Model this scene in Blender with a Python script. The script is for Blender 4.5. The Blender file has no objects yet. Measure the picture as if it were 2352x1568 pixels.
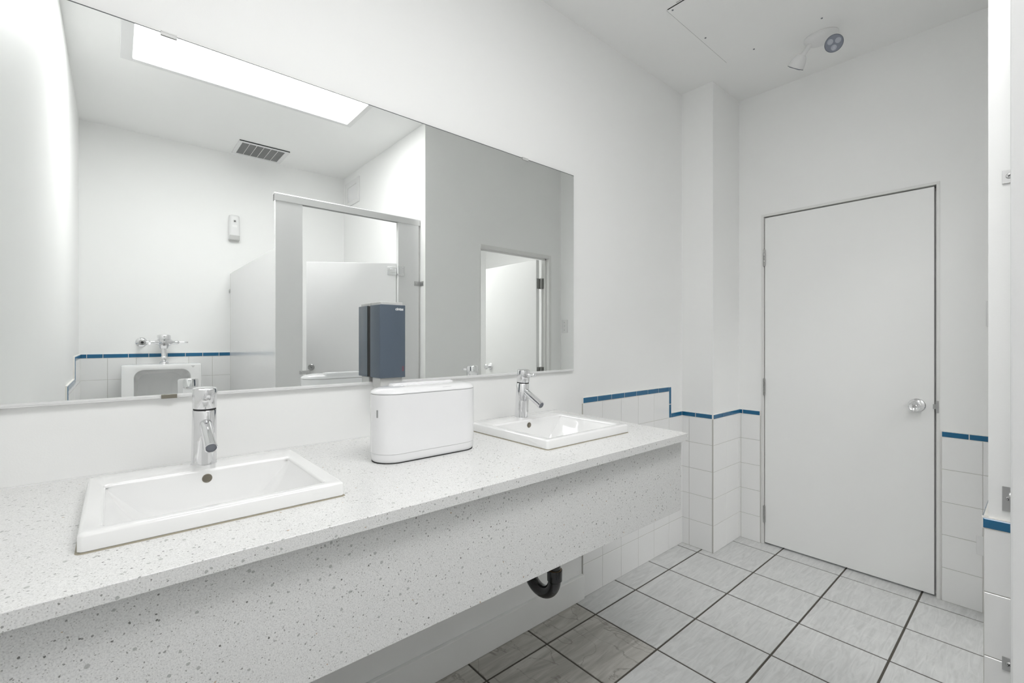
import bpy, bmesh, math, random
from mathutils import Vector, Matrix
random.seed(7)
S = bpy.context.scene
COL = S.collection
PI = math.pi

# ------------------------------------------------------------ camera
cam_d = bpy.data.cameras.new('camera'); cam = bpy.data.objects.new('camera', cam_d); COL.objects.link(cam)
cam.location = (0, 0, 1.27)
YAW = math.atan2(0.757, 0.6533)
cam.rotation_euler = (PI/2, 0, YAW - PI/2)
cam_d.sensor_width = 36.0; cam_d.lens = 1056/2352*36.0
cam_d.shift_y = -4/2352; cam_d.clip_start = 0.02
S.camera = cam

# ------------------------------------------------------------ world, lights, exposure
w = bpy.data.worlds.new('world'); S.world = w; w.use_nodes = True
w.node_tree.nodes['Background'].inputs[0].default_value = (0.9, 0.95, 1, 1)
w.node_tree.nodes['Background'].inputs[1].default_value = 0.3
S.view_settings.view_transform = 'Standard'; S.view_settings.look = 'None'
S.view_settings.gamma = 1.0; S.view_settings.use_curve_mapping = False
S.view_settings.exposure = 0.62
LAMP_MAIN = 8.0        # emission of the ceiling light diffuser
LAMP_NEXT = 7.0        # emission of the unseen lamp added in the adjoining room
S.cycles.max_bounces = 11; S.cycles.diffuse_bounces = 9; S.cycles.glossy_bounces = 6

# ------------------------------------------------------------ dimensions (metres)
XL, XE = -0.192, 3.06          # left wall, door wall
YM, YB = 1.492, -1.442         # mirror wall, back wall
X1 = 1.664; YG = 0.093         # stall side wall, short inner wall facing the mirror
H = 2.81
MY = 1.481                     # mirror surface

# ------------------------------------------------------------ material helpers
def newmat(name):
    m = bpy.data.materials.new(name); m.use_nodes = True
    nt = m.node_tree; b = nt.nodes['Principled BSDF']
    return m, nt, b
def N(nt, t, **kw):
    n = nt.nodes.new(t)
    for k, v in kw.items(): setattr(n, k, v)
    return n
def simple(name, col, rough=0.5, metal=0.0, coat=0.0, spec=None, bump=0.0, bscale=200, var=0.0):
    m, nt, b = newmat(name)
    b.inputs['Base Color'].default_value = (*col, 1); b.inputs['Roughness'].default_value = rough
    b.inputs['Metallic'].default_value = metal
    if coat: b.inputs['Coat Weight'].default_value = coat; b.inputs['Coat Roughness'].default_value = 0.05
    if spec is not None: b.inputs['Specular IOR Level'].default_value = spec
    tc = N(nt, 'ShaderNodeTexCoord'); no = N(nt, 'ShaderNodeTexNoise'); no.inputs['Scale'].default_value = bscale
    no.inputs['Detail'].default_value = 4
    nt.links.new(tc.outputs['Object'], no.inputs['Vector'])
    if var:
        mx = N(nt, 'ShaderNodeMix', data_type='RGBA'); no2 = N(nt, 'ShaderNodeTexNoise'); no2.inputs['Scale'].default_value = 3
        nt.links.new(tc.outputs['Object'], no2.inputs['Vector'])
        mx.inputs['A'].default_value = (*[c*(1-var) for c in col], 1); mx.inputs['B'].default_value = (*[min(1, c*(1+var)) for c in col], 1)
        nt.links.new(no2.outputs['Fac'], mx.inputs['Factor']); nt.links.new(mx.outputs['Result'], b.inputs['Base Color'])
    if bump:
        bp = N(nt, 'ShaderNodeBump'); bp.inputs['Strength'].default_value = bump; bp.inputs['Distance'].default_value = 0.001
        nt.links.new(no.outputs['Fac'], bp.inputs['Height']); nt.links.new(bp.outputs['Normal'], b.inputs['Normal'])
    return m

M = {}
M['paint'] = simple('white_wall_paint', (0.878, 0.88, 0.873), 0.5, spec=0.35, bump=0.12, bscale=260, var=0.012)
M['ceil'] = simple('ceiling_paint', (0.9, 0.9, 0.893), 0.7, bump=0.12, bscale=180, var=0.01)
M['door'] = simple('door_enamel', (0.868, 0.87, 0.862), 0.4, var=0.01, bump=0.05, bscale=120)
M['frame'] = simple('door_frame_enamel', (0.76, 0.76, 0.745), 0.4)
M['tile'] = simple('white_glazed_tile', (0.85, 0.85, 0.845), 0.12, coat=0.3)
M['grout'] = simple('pale_grout', (0.52, 0.51, 0.48), 0.8, bump=0.3)
M['bullnose'] = simple('white_cap_grout', (0.82, 0.80, 0.76), 0.5)
M['blue'] = simple('blue_glazed_tile', (0.012, 0.125, 0.26), 0.12, var=0.18)
M['porc'] = simple('white_porcelain', (0.865, 0.865, 0.862), 0.08, coat=0.5)
M['chrome'] = simple('chrome', (0.82, 0.82, 0.83), 0.07, metal=1.0)
M['steel'] = simple('brushed_steel', (0.52, 0.52, 0.52), 0.28, metal=1.0, bump=0.1, bscale=300)
M['nickel'] = simple('aged_nickel', (0.22, 0.20, 0.165), 0.35, metal=1.0, bump=0.6, bscale=500)
M['dark'] = simple('dark_part_gap_shade', (0.02, 0.02, 0.02), 0.7)  # near black: dark parts, and shade painted into gaps
M['plastic'] = simple('white_gloss_plastic', (0.84, 0.84, 0.85), 0.16, coat=0.2)
M['plastic2'] = simple('satin_white_plastic', (0.78, 0.78, 0.78), 0.4)
M['lightgrey'] = simple('light_grey_plastic', (0.58, 0.58, 0.57), 0.3)
M['slate'] = simple('slate_blue_plastic', (0.088, 0.115, 0.15), 0.3, bump=0.15, bscale=900)
M['black'] = simple('black_pipe_plastic', (0.006, 0.006, 0.007), 0.12, coat=0.4, bump=0.05)
M['rust'] = simple('brown_pipe_cement', (0.16, 0.095, 0.035), 0.5)
M['laminate'] = simple('white_laminate', (0.78, 0.78, 0.78), 0.17, var=0.008)
M['rail'] = simple('anodised_rail', (0.72, 0.72, 0.72), 0.3, metal=0.25)
M['caulk'] = simple('yellowed_caulk', (0.34, 0.31, 0.24), 0.6)
M['white_text'] = simple('white_print', (0.85, 0.85, 0.85), 0.5)
M['red'] = simple('red_mark', (0.35, 0.02, 0.02), 0.4)
M['greyprint'] = simple('grey_print', (0.32, 0.32, 0.32), 0.5)
M['lens'] = simple('lamp_lens', (0.24, 0.26, 0.31), 0.3)
M['lens2'] = simple('led_lens', (0.46, 0.48, 0.54), 0.2)
M['lensrim'] = simple('lamp_rim', (0.16, 0.17, 0.20), 0.3)
M['mirroredge_shadow'] = simple('mirror_edge_shadow', (0.09, 0.10, 0.10), 0.3)  # dark glass edges, also the painted shadow line on top
M['hinge'] = simple('satin_hinge_steel', (0.42, 0.42, 0.41), 0.32, metal=1.0)
M['clip'] = simple('clip_brown', (0.25, 0.23, 0.19), 0.4, metal=0.6)

m, nt, b = newmat('mirror_glass'); b.inputs['Base Color'].default_value = (0.93, 0.945, 0.935, 1)
b.inputs['Metallic'].default_value = 1; b.inputs['Roughness'].default_value = 0.0
tc = N(nt, 'ShaderNodeTexCoord'); no = N(nt, 'ShaderNodeTexNoise'); no.inputs['Scale'].default_value = 2
nt.links.new(tc.outputs['Object'], no.inputs['Vector'])
mr = N(nt, 'ShaderNodeMapRange'); mr.inputs['To Min'].default_value = 0.0; mr.inputs['To Max'].default_value = 0.004
nt.links.new(no.outputs['Fac'], mr.inputs['Value']); nt.links.new(mr.outputs['Result'], b.inputs['Roughness'])
M['mirror'] = m

def emit(name, col, st):
    m, nt, b = newmat(name); b.inputs['Base Color'].default_value = (0.8, 0.8, 0.8, 1)
    b.inputs['Emission Color'].default_value = (*col, 1); b.inputs['Emission Strength'].default_value = st
    return m
M['lamp'] = emit('light_diffuser', (0.99, 0.992, 0.99), LAMP_MAIN)
M['lamp2'] = emit('added_light_next_room', (0.99, 0.992, 0.99), LAMP_NEXT)

# speckled quartz
def quartz():
    m, nt, b = newmat('speckled_quartz'); b.inputs['Roughness'].default_value = 0.22
    tc = N(nt, 'ShaderNodeTexCoord')
    dis = N(nt, 'ShaderNodeTexNoise'); dis.inputs['Scale'].default_value = 260
    add = N(nt, 'ShaderNodeVectorMath', operation='MULTIPLY_ADD')
    sub = N(nt, 'ShaderNodeVectorMath', operation='SUBTRACT'); sub.inputs[1].default_value = (0.5, 0.5, 0.5)
    nt.links.new(tc.outputs['Object'], dis.inputs['Vector']); nt.links.new(dis.outputs['Color'], sub.inputs[0])
    nt.links.new(sub.outputs[0], add.inputs[0]); add.inputs[1].default_value = (0.0035, 0.0035, 0.0035)
    nt.links.new(tc.outputs['Object'], add.inputs[2])
    base = N(nt, 'ShaderNodeTexNoise'); base.inputs['Scale'].default_value = 420; base.inputs['Detail'].default_value = 3
    nt.links.new(tc.outputs['Object'], base.inputs['Vector'])
    ramp = N(nt, 'ShaderNodeValToRGB'); e = ramp.color_ramp.elements
    e[0].position = 0.32; e[0].color = (0.66, 0.66, 0.655, 1); e[1].position = 0.58; e[1].color = (0.80, 0.80, 0.79, 1)
    nt.links.new(base.outputs['Fac'], ramp.inputs['Fac']); last = ramp.outputs['Color']
    # (scale, radius, share, colour, amount)
    for sc, rad, share, col, amt in [(420, 0.30, 0.34, (0.36, 0.355, 0.34), 0.6), (250, 0.25, 0.20, (0.26, 0.255, 0.24), 0.7),
                                (150, 0.24, 0.16, (0.20, 0.20, 0.19), 0.75), (85, 0.24, 0.14, (0.33, 0.34, 0.33), 0.7), (62, 0.22, 0.12, (0.30, 0.31, 0.30), 0.6),
                                (110, 0.20, 0.06, (0.06, 0.055, 0.05), 0.8), (75, 0.17, 0.035, (0.40, 0.25, 0.12), 0.7)]:
        v = N(nt, 'ShaderNodeTexVoronoi'); v.inputs['Scale'].default_value = sc
        mp = N(nt, 'ShaderNodeMapping'); mp.inputs['Location'].default_value = (sc*.37, sc*.11, sc*.23)
        mp.inputs['Rotation'].default_value = (sc*.1, sc*.2, sc*.3)
        nt.links.new(add.outputs[0], mp.inputs['Vector']); nt.links.new(mp.outputs[0], v.inputs['Vector'])
        lt = N(nt, 'ShaderNodeMapRange', interpolation_type='SMOOTHSTEP'); lt.inputs['From Min'].default_value = rad; lt.inputs['From Max'].default_value = rad*.8
        nt.links.new(v.outputs['Distance'], lt.inputs['Value'])
        sp = N(nt, 'ShaderNodeSeparateColor'); nt.links.new(v.outputs['Color'], sp.inputs[0])
        l2 = N(nt, 'ShaderNodeMath', operation='LESS_THAN'); l2.inputs[1].default_value = share
        nt.links.new(sp.outputs[0], l2.inputs[0])
        mu = N(nt, 'ShaderNodeMath', operation='MULTIPLY'); nt.links.new(lt.outputs['Result'], mu.inputs[0]); nt.links.new(l2.outputs[0], mu.inputs[1])
        m2 = N(nt, 'ShaderNodeMath', operation='MULTIPLY'); nt.links.new(mu.outputs[0], m2.inputs[0]); m2.inputs[1].default_value = amt
        mx = N(nt, 'ShaderNodeMix', data_type='RGBA'); nt.links.new(m2.outputs[0], mx.inputs['Factor'])
        nt.links.new(last, mx.inputs['A']); mx.inputs['B'].default_value = (*col, 1); last = mx.outputs['Result']
    nt.links.new(last, b.inputs['Base Color'])
    return m
M['quartz'] = quartz()

# floor tiles: rand attribute gives each tile its own veining
def floortile(name, c0, c1, vein, veinamt, seed, sc):
    m, nt, b = newmat(name); b.inputs['Roughness'].default_value = 0.32
    tc = N(nt, 'ShaderNodeTexCoord'); at = N(nt, 'ShaderNodeAttribute'); at.attribute_name = 'rand'
    cx = N(nt, 'ShaderNodeCombineXYZ'); mu = N(nt, 'ShaderNodeMath', operation='MULTIPLY'); mu.inputs[1].default_value = 37
    nt.links.new(at.outputs['Fac'], mu.inputs[0]); nt.links.new(mu.outputs[0], cx.inputs[2])
    ad = N(nt, 'ShaderNodeVectorMath', operation='ADD'); nt.links.new(tc.outputs['Object'], ad.inputs[0]); nt.links.new(cx.outputs[0], ad.inputs[1])
    mp = N(nt, 'ShaderNodeMapping'); mp.inputs['Rotation'].default_value = (0, 0, 0.6); mp.inputs['Scale'].default_value = (1.8*sc, 12*sc, 1)
    nt.links.new(ad.outputs[0], mp.inputs['Vector'])
    n1 = N(nt, 'ShaderNodeTexNoise'); n1.inputs['Scale'].default_value = 2.2; n1.inputs['Detail'].default_value = 8
    n1.inputs['Roughness'].default_value = 0.6; n1.inputs['Distortion'].default_value = 1.6
    nt.links.new(mp.outputs[0], n1.inputs['Vector'])
    r = N(nt, 'ShaderNodeValToRGB'); e = r.color_ramp.elements; e[0].position = 0.33; e[0].color = (*c0, 1); e[1].position = 0.68; e[1].color = (*c1, 1)
    nt.links.new(n1.outputs['Fac'], r.inputs['Fac'])
    mp2 = N(nt, 'ShaderNodeMapping'); mp2.inputs['Rotation'].default_value = (0, 0, 1.2); mp2.inputs['Scale'].default_value = (5, 2, 1); mp2.inputs['Location'].default_value = (seed, 0, 0)
    nt.links.new(ad.outputs[0], mp2.inputs['Vector'])
    n2 = N(nt, 'ShaderNodeTexNoise'); n2.inputs['Scale'].default_value = 1.5; n2.inputs['Detail'].default_value = 5; n2.inputs['Distortion'].default_value = 1.0
    nt.links.new(mp2.outputs[0], n2.inputs['Vector'])
    sb = N(nt, 'ShaderNodeMath', operation='SUBTRACT'); sb.inputs[1].default_value = 0.5; nt.links.new(n2.outputs['Fac'], sb.inputs[0])
    ab = N(nt, 'ShaderNodeMath', operation='ABSOLUTE'); nt.links.new(sb.outputs[0], ab.inputs[0])
    mr = N(nt, 'ShaderNodeMapRange'); mr.inputs['From Min'].default_value = 0.0; mr.inputs['From Max'].default_value = 0.012
    mr.inputs['To Min'].default_value = veinamt; mr.inputs['To Max'].default_value = 0; nt.links.new(ab.outputs[0], mr.inputs['Value'])
    mx = N(nt, 'ShaderNodeMix', data_type='RGBA'); nt.links.new(mr.outputs['Result'], mx.inputs['Factor'])
    nt.links.new(r.outputs['Color'], mx.inputs['A']); mx.inputs['B'].default_value = (*vein, 1)
    nt.links.new(mx.outputs['Result'], b.inputs['Base Color'])
    bp = N(nt, 'ShaderNodeBump'); bp.inputs['Strength'].default_value = 0.2; bp.inputs['Distance'].default_value = 0.001
    nt.links.new(n1.outputs['Fac'], bp.inputs['Height']); nt.links.new(bp.outputs['Normal'], b.inputs['Normal'])
    return m
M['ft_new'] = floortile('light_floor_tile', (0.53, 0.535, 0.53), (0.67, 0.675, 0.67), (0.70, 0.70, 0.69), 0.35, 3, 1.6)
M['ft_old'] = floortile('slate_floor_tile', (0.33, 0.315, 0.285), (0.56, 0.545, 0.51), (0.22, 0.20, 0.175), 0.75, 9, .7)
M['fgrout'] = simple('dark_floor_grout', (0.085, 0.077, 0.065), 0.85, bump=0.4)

# ------------------------------------------------------------ mesh helpers
def build(name, bm, mats, parent=None, smooth=False, bevel=0.0, seg=2, loc=None):
    me = bpy.data.meshes.new(name)
    bmesh.ops.recalc_face_normals(bm, faces=bm.faces[:])
    bm.to_mesh(me); bm.free()
    if not isinstance(mats, (list, tuple)): mats = [mats]
    for x in mats: me.materials.append(M[x] if isinstance(x, str) else x)
    o = bpy.data.objects.new(name, me); COL.objects.link(o)
    if smooth:
        for p in me.polygons: p.use_smooth = True
        me.set_sharp_from_angle(angle=math.radians(38))
    if bevel:
        md = o.modifiers.new('bevel', 'BEVEL'); md.width = bevel; md.segments = seg; md.limit_method = 'ANGLE'; md.angle_limit = math.radians(35)
        md.harden_normals = False
        if not smooth:
            for p in me.polygons: p.use_smooth = True
            me.set_sharp_from_angle(angle=math.radians(50))
    if parent is not None:
        o.parent = parent
        # vertices are given in world space: cancel the parent transform
        o.matrix_parent_inverse = parent_world(parent).inverted()
    return o
def parent_world(o):
    m = o.matrix_basis.copy()
    if o.parent is not None: m = parent_world(o.parent) @ o.matrix_parent_inverse @ m
    return m
def tag(o, label=None, cat=None, group=None, kind=None):
    if label: o['label'] = label
    if cat: o['category'] = cat
    if group: o['group'] = group
    if kind: o['kind'] = kind
    return o
def thing(name, loc, label, cat, group=None):
    o = bpy.data.objects.new(name, None); COL.objects.link(o); o.location = loc; o.empty_display_size = 0.05
    return tag(o, label, cat, group)
def copy_tree(o, parent=None):
    c = o.copy(); COL.objects.link(c)
    if parent is not None: c.parent = parent
    for ch in [x for x in bpy.data.objects if x.parent == o]: copy_tree(ch, c)
    return c
def box(bm, x0, x1, y0, y1, z0, z1, mi=0):
    vs = [bm.verts.new(p) for p in ((x0,y0,z0),(x1,y0,z0),(x1,y1,z0),(x0,y1,z0),(x0,y0,z1),(x1,y0,z1),(x1,y1,z1),(x0,y1,z1))]
    for f in ((0,3,2,1),(4,5,6,7),(0,1,5,4),(1,2,6,5),(2,3,7,6),(3,0,4,7)):
        fa = bm.faces.new([vs[i] for i in f]); fa.material_index = mi
    return vs
def B(x0, x1, y0, y1, z0, z1):
    bm = bmesh.new(); box(bm, x0, x1, y0, y1, z0, z1); return bm
def frame_of(d):
    d = Vector(d).normalized(); a = Vector((0,0,1)) if abs(d.z) < 0.95 else Vector((1,0,0))
    u = d.cross(a).normalized(); v = d.cross(u).normalized(); return u, v, d
def lathe(bm, p0, d, prof, n=40, mi=0, sx=1.0, sy=1.0, u=None):
    """prof: list of (t along d, radius)"""
    uu, vv, dd = frame_of(d)
    if u is not None: uu = Vector(u).normalized(); vv = dd.cross(uu).normalized()
    p0 = Vector(p0); rings = []
    for t, r in prof:
        if r < 1e-6: rings.append([bm.verts.new(p0 + dd*t)])
        else: rings.append([bm.verts.new(p0 + dd*t + uu*(r*sx*math.cos(2*PI*k/n)) + vv*(r*sy*math.sin(2*PI*k/n))) for k in range(n)])
    for a, b2 in zip(rings, rings[1:]):
        for k in range(n):
            k2 = (k+1) % n
            if len(a) == 1 and len(b2) == 1: continue
            if len(a) == 1: f = bm.faces.new((a[0], b2[k], b2[k2]))
            elif len(b2) == 1: f = bm.faces.new((a[k], b2[0], a[k2]))
            else: f = bm.faces.new((a[k], b2[k], b2[k2], a[k2]))
            f.material_index = mi
    for rg in (rings[0], rings[-1]):
        if len(rg) > 1:
            f = bm.faces.new(rg); f.material_index = mi
def cyl(bm, p0, p1, r, r2=None, n=32, mi=0, ch=0.0):
    p0 = Vector(p0); p1 = Vector(p1); L = (p1-p0).length; r2 = r if r2 is None else r2
    pr = [(0, r), (L, r2)] if not ch else [(0, r-ch), (ch, r), (L-ch, r2), (L, r2-ch)]
    lathe(bm, p0, p1-p0, pr, n, mi)
def tube(bm, pts, r, n=24, mi=0, caps=True):
    pts = [Vector(p) for p in pts]; rings = []; u = None
    for i, p in enumerate(pts):
        t = (pts[min(i+1, len(pts)-1)] - pts[max(i-1, 0)]).normalized()
        if u is None: u = frame_of(t)[0]
        u = (u - t*u.dot(t)).normalized(); v = t.cross(u)
        rr = r[i] if isinstance(r, (list, tuple)) else r
        rings.append([bm.verts.new(p + u*(rr*math.cos(2*PI*k/n)) + v*(rr*math.sin(2*PI*k/n))) for k in range(n)])
    for a, b2 in zip(rings, rings[1:]):
        for k in range(n):
            f = bm.faces.new((a[k], b2[k], b2[(k+1)%n], a[(k+1)%n])); f.material_index = mi
    if caps: bm.faces.new(rings[0]); bm.faces.new(rings[-1])
def loft(bm, rings, mi=0, cap0=True, cap1=True):
    rs = [[bm.verts.new(p) for p in r] for r in rings]; n = len(rs[0])
    for a, b2 in zip(rs, rs[1:]):
        for k in range(n):
            f = bm.faces.new((a[k], a[(k+1)%n], b2[(k+1)%n], b2[k])); f.material_index = mi
    if cap0: f = bm.faces.new(rs[0]); f.material_index = mi
    if cap1: f = bm.faces.new(rs[-1]); f.material_index = mi
def rrect(cx, cy, hx, hy, r, n=6):
    pts = []
    for sx, sy, a0 in ((1,1,0),(-1,1,90),(-1,-1,180),(1,-1,270)):
        for k in range(n+1):
            a = math.radians(a0 + 90*k/n)
            pts.append((cx + sx*(hx-r) + r*math.cos(a), cy + sy*(hy-r) + r*math.sin(a)))
    return pts
def text_mesh(txt, size, depth=0.0004, font_shear=0.0):
    c = bpy.data.curves.new('t', 'FONT'); c.body = txt; c.size = size; c.extrude = depth; c.align_x = 'CENTER'; c.align_y = 'CENTER'; c.shear = font_shear
    c.offset = size*0.02
    o = bpy.data.objects.new('t', c); COL.objects.link(o); dg = bpy.context.evaluated_depsgraph_get(); dg.update()
    me = bpy.data.meshes.new_from_object(o.evaluated_get(dg)); bpy.data.objects.remove(o)
    bm = bmesh.new(); bm.from_mesh(me); return bm

# ------------------------------------------------------------ room shell
T = 0.12
def struct(name, bm, mats, **k):
    o = build(name, bm, mats, **k); o['kind'] = 'structure'; return o
# floor: grout bed + tiles
FX = [1.684 + 0.3178*k for k in range(-7, 9)]; FY = [0.722 + 0.3185*k for k in range(-10, 4)]
bm = bmesh.new(); lay = bm.faces.layers.float.new('rand')
box(bm, XL-T, 4.4, -2.6, YM+T, -0.06, -0.0025, 0)
xs = [XL] + [x for x in FX if XL < x < 4.3] + [4.3]; ys = [-2.5] + [y for y in FY if -2.5 < y < YM] + [YM]
g = 0.0040
for i in range(len(xs)-1):
    for j in range(len(ys)-1):
        x0, x1, y0, y1 = xs[i]+g, xs[i+1]-g, ys[j]+g, ys[j+1]-g
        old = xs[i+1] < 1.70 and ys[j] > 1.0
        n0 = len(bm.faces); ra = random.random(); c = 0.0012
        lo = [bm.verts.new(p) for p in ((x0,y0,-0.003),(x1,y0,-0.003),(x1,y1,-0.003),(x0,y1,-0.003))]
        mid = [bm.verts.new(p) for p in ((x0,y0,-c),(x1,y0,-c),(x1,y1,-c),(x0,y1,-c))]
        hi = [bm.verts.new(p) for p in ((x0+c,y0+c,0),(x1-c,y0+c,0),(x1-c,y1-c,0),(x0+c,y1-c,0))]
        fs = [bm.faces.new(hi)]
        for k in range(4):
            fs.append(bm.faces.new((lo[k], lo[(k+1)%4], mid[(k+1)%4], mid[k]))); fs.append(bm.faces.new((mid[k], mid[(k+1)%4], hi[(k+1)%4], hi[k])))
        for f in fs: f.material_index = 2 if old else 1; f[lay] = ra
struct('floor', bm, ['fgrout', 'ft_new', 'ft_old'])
# ceiling with the opening of the light
LX0, LX1, LY0, LY1 = 0.055, 1.27, -0.307, 0.313
bm = bmesh.new()
box(bm, XL-T, LX0, -2.6, YM+T, H, H+0.1); box(bm, LX1, 4.4, -2.6, YM+T, H, H+0.1)
box(bm, LX0, LX1, -2.6, LY0, H, H+0.1); box(bm, LX0, LX1, LY1, YM+T, H, H+0.1)
struct('ceiling', bm, 'ceil')
wl = struct('wall_left', B(XL-T, XL, YB-T, YM+T, 0, H), 'paint')
wm = struct('wall_front', B(XL, XE+T, YM, YM+T, 0, H), 'paint')
wb = struct('wall_back', B(XL, X1, YB-T, YB, 0, H), 'paint')
# door wall with doorway
D0, D1, DH = 0.343, 1.148, 2.040
bm = bmesh.new(); box(bm, XE, XE+T, YG-0.1, D0, 0, H); box(bm, XE, XE+T, D1, YM, 0, H); box(bm, XE, XE+T, D0, D1, DH, H)
wr = struct('wall_right', bm, 'paint')
# inner wall block: stall side wall + short wall facing the mirror, with a doorway
O0, O1, OH = 2.150, 2.906, 1.992; YI = 0.010
bm = bmesh.new(); box(bm, X1, X1+0.11, -2.5, YG, 0, H); box(bm, X1+0.11, O0, YI, YG, 0, H); box(bm, O1, XE, YI, YG, 0, H); box(bm, O0, O1, YI, YG, OH, H)
wi = struct('wall_inner', bm, 'paint')
# pillar in the corner
PX, PY = 2.698, 1.293
wp = struct('wall_corner', B(PX, XE, PY, YM, 0, H), 'paint')
# adjoining room shell
bm = bmesh.new(); box(bm, X1+0.11, 4.3, -2.6, -2.5, 0, H); box(bm, 4.2, 4.3, -2.5, YI, 0, H); box(bm, XE+T, 4.2, YI-0.08, YI, 0, H)
struct('wall_beyond', bm, 'paint')
# low plinth below the counter
struct('baseboard_front', B(XL, 1.743, 1.474, YM, 0, 0.118), 'paint', bevel=0.002)

# ------------------------------------------------------------ wall tiling
TT = 0.008; TP = 0.16
def wainscot(parent, P0, ud, nd, fields, liners, name='tile_wainscot', bname='tile_border'):
    """P0 origin on wall, ud unit along wall, nd unit out of wall.
    fields: (u0,u1,z0,z1,ulines,zlines); liners: (u0,u1,z0,z1,joints) joints along the long side"""
    P0 = Vector(P0); ud = Vector(ud); nd = Vector(nd)
    def blk(bm, u0, u1, z0, z1, t0, t1, mi, c=0.0):
        q = lambda u, z, t: bm.verts.new(P0 + ud*u + nd*t + Vector((0,0,z)))
        a = [q(u0,z0,t0), q(u1,z0,t0), q(u1,z1,t0), q(u0,z1,t0)]
        m_ = [q(u0,z0,t1-c), q(u1,z0,t1-c), q(u1,z1,t1-c), q(u0,z1,t1-c)]
        h = [q(u0+c,z0+c,t1), q(u1-c,z0+c,t1), q(u1-c,z1-c,t1), q(u0+c,z1-c,t1)] if c else m_
        fs = [bm.faces.new(h)]
        for k in range(4):
            k2 = (k+1) % 4
            fs.append(bm.faces.new((a[k], a[k2], m_[k2], m_[k])))
            if c: fs.append(bm.faces.new((m_[k], m_[k2], h[k2], h[k])))
        for f in fs: f.material_index = mi
    bm = bmesh.new(); g = 0.0011
    for (u0, u1, z0, z1, ul, zl) in fields:
        blk(bm, u0, u1, z0, z1, 0, TT-0.0012, 1)
        us = [u0] + sorted(x for x in ul if u0+0.006 < x < u1-0.006) + [u1]; zs = [z0] + sorted(x for x in zl if z0+0.006 < x < z1-0.006) + [z1]
        for i in range(len(us)-1):
            for j in range(len(zs)-1):
                blk(bm, us[i]+g, us[i+1]-g, zs[j]+g, zs[j+1]-g, 0.002, TT, 0, 0.0012)
    build(name, bm, ['tile', 'grout'], parent)
    if liners:
        bm = bmesh.new()
        for (u0, u1, z0, z1, jo) in liners:
            blk(bm, u0-0.001, u1+0.001, z0-0.0015, z1+0.0025, 0, TT+0.0005, 1, 0.001)
            if u1-u0 > z1-z0:
                us = [u0] + sorted(x for x in jo if u0+0.004 < x < u1-0.004) + [u1]
                for i in range(len(us)-1): blk(bm, us[i]+0.0016, us[i+1]-0.0016, z0+0.001, z1-0.0005, 0.002, TT+0.003, 0, 0.0022)
            else:
                zs = [z0] + sorted(x for x in jo if z0+0.004 < x < z1-0.004) + [z1]
                for i in range(len(zs)-1): blk(bm, u0+0.001, u1-0.001, zs[i]+0.0016, zs[i+1]-0.0016, 0.002, TT+0.003, 0, 0.0022)
        build(bname, bm, ['blue', 'bullnose'], parent)
ZL = [0.162, 0.322, 0.481, 0.640]; Z0, Z1 = 0.797, 0.823
seq = lambda a, p, n0, n1: [a + p*k for k in range(n0, n1)]
# mirror wall (origin x=0)
wainscot(wm, (0, YM-0.0, 0), (1,0,0), (0,-1,0),
    [(1.743, PX, 0, Z0, [1.896, 2.056, 2.215, 2.374, 2.535], ZL), (1.743, 2.535, Z0, 0.957, [1.896, 2.056, 2.215, 2.374], [])],
    [(1.743, 2.534, 0.957, 0.984, [1.856, 1.971, 2.083, 2.195, 2.307, 2.418]), (2.535, 2.557, Z0, 0.984, [0.880]), (2.558, PX-TT, Z0, Z1, [2.682])])
# pillar front face (x = PX, looking -x): u runs along -y from YM
wainscot(wp, (PX, YM, 0), (0,-1,0), (-1,0,0), [(0, YM-PY, 0, Z0, [0.053], ZL)], [(TT, YM-PY, Z0, Z1, [0.095])])
# pillar side face (y = PY)
wainscot(wp, (PX, PY, 0), (1,0,0), (0,-1,0), [(-TT, XE-PX, 0, Z0, [0.158, 0.325], ZL)], [(-TT, XE-PX-TT, Z0, Z1, [0.10, 0.215])], 'tile_wainscot', 'tile_border')
# door wall, both sides of the door
wainscot(wr, (XE, 0, 0), (0,1,0), (-1,0,0),
    [(1.163, PY, 0, Z0, [1.28], ZL), (YG, 0.329, 0, Z0, [0.188], ZL)],
    [(1.163, PY-TT, Z0, Z1, [1.268]), (YG+TT, 0.329, Z0, Z1, [0.233, 0.12])])
# stall side wall (x = X1) and its end, short inner wall
wainscot(wi, (X1, YG, 0), (0,-1,0), (-1,0,0), [(-TT, YG-YB, 0, Z0, seq(0.12, TP, 0, 10), [0.158, 0.318, 0.477, 0.637])], [(-TT-0.002, YG-YB, Z0, Z1, seq(0.10, 0.1125, 0, 14))])
wainscot(wi, (X1, YG, 0), (1,0,0), (0,1,0), [(0, O0-0.03-X1, 0, Z0, seq(0.13, TP, 0, 3), ZL), (O1+0.03-X1, XE-X1, 0, Z0, [], ZL)],
         [(-0.002, O0-0.03-X1, Z0, Z1, seq(0.1, 0.1125, 0, 4)), (O1+0.03-X1, XE-X1, Z0, Z1, [])])
# back wall
BZ = [0.023+0.16*k for k in range(0, 7)]
wainscot(wb, (0, YB, 0), (1,0,0), (0,1,0),
    [(XL, 0.722, 0, 1.139, [-0.042, 0.117, 0.277, 0.436, 0.595], BZ), (0.722, X1, 0, Z0, seq(0.755, TP, 0, 6), ZL)],
    [(XL+TT, 0.722, 1.139, 1.167, [-0.152, -0.066, 0.073, 0.191, 0.303, 0.416, 0.529, 0.640]), (0.722, X1-TT, Z0, Z1, seq(0.8, 0.1125, 0, 8))])
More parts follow.
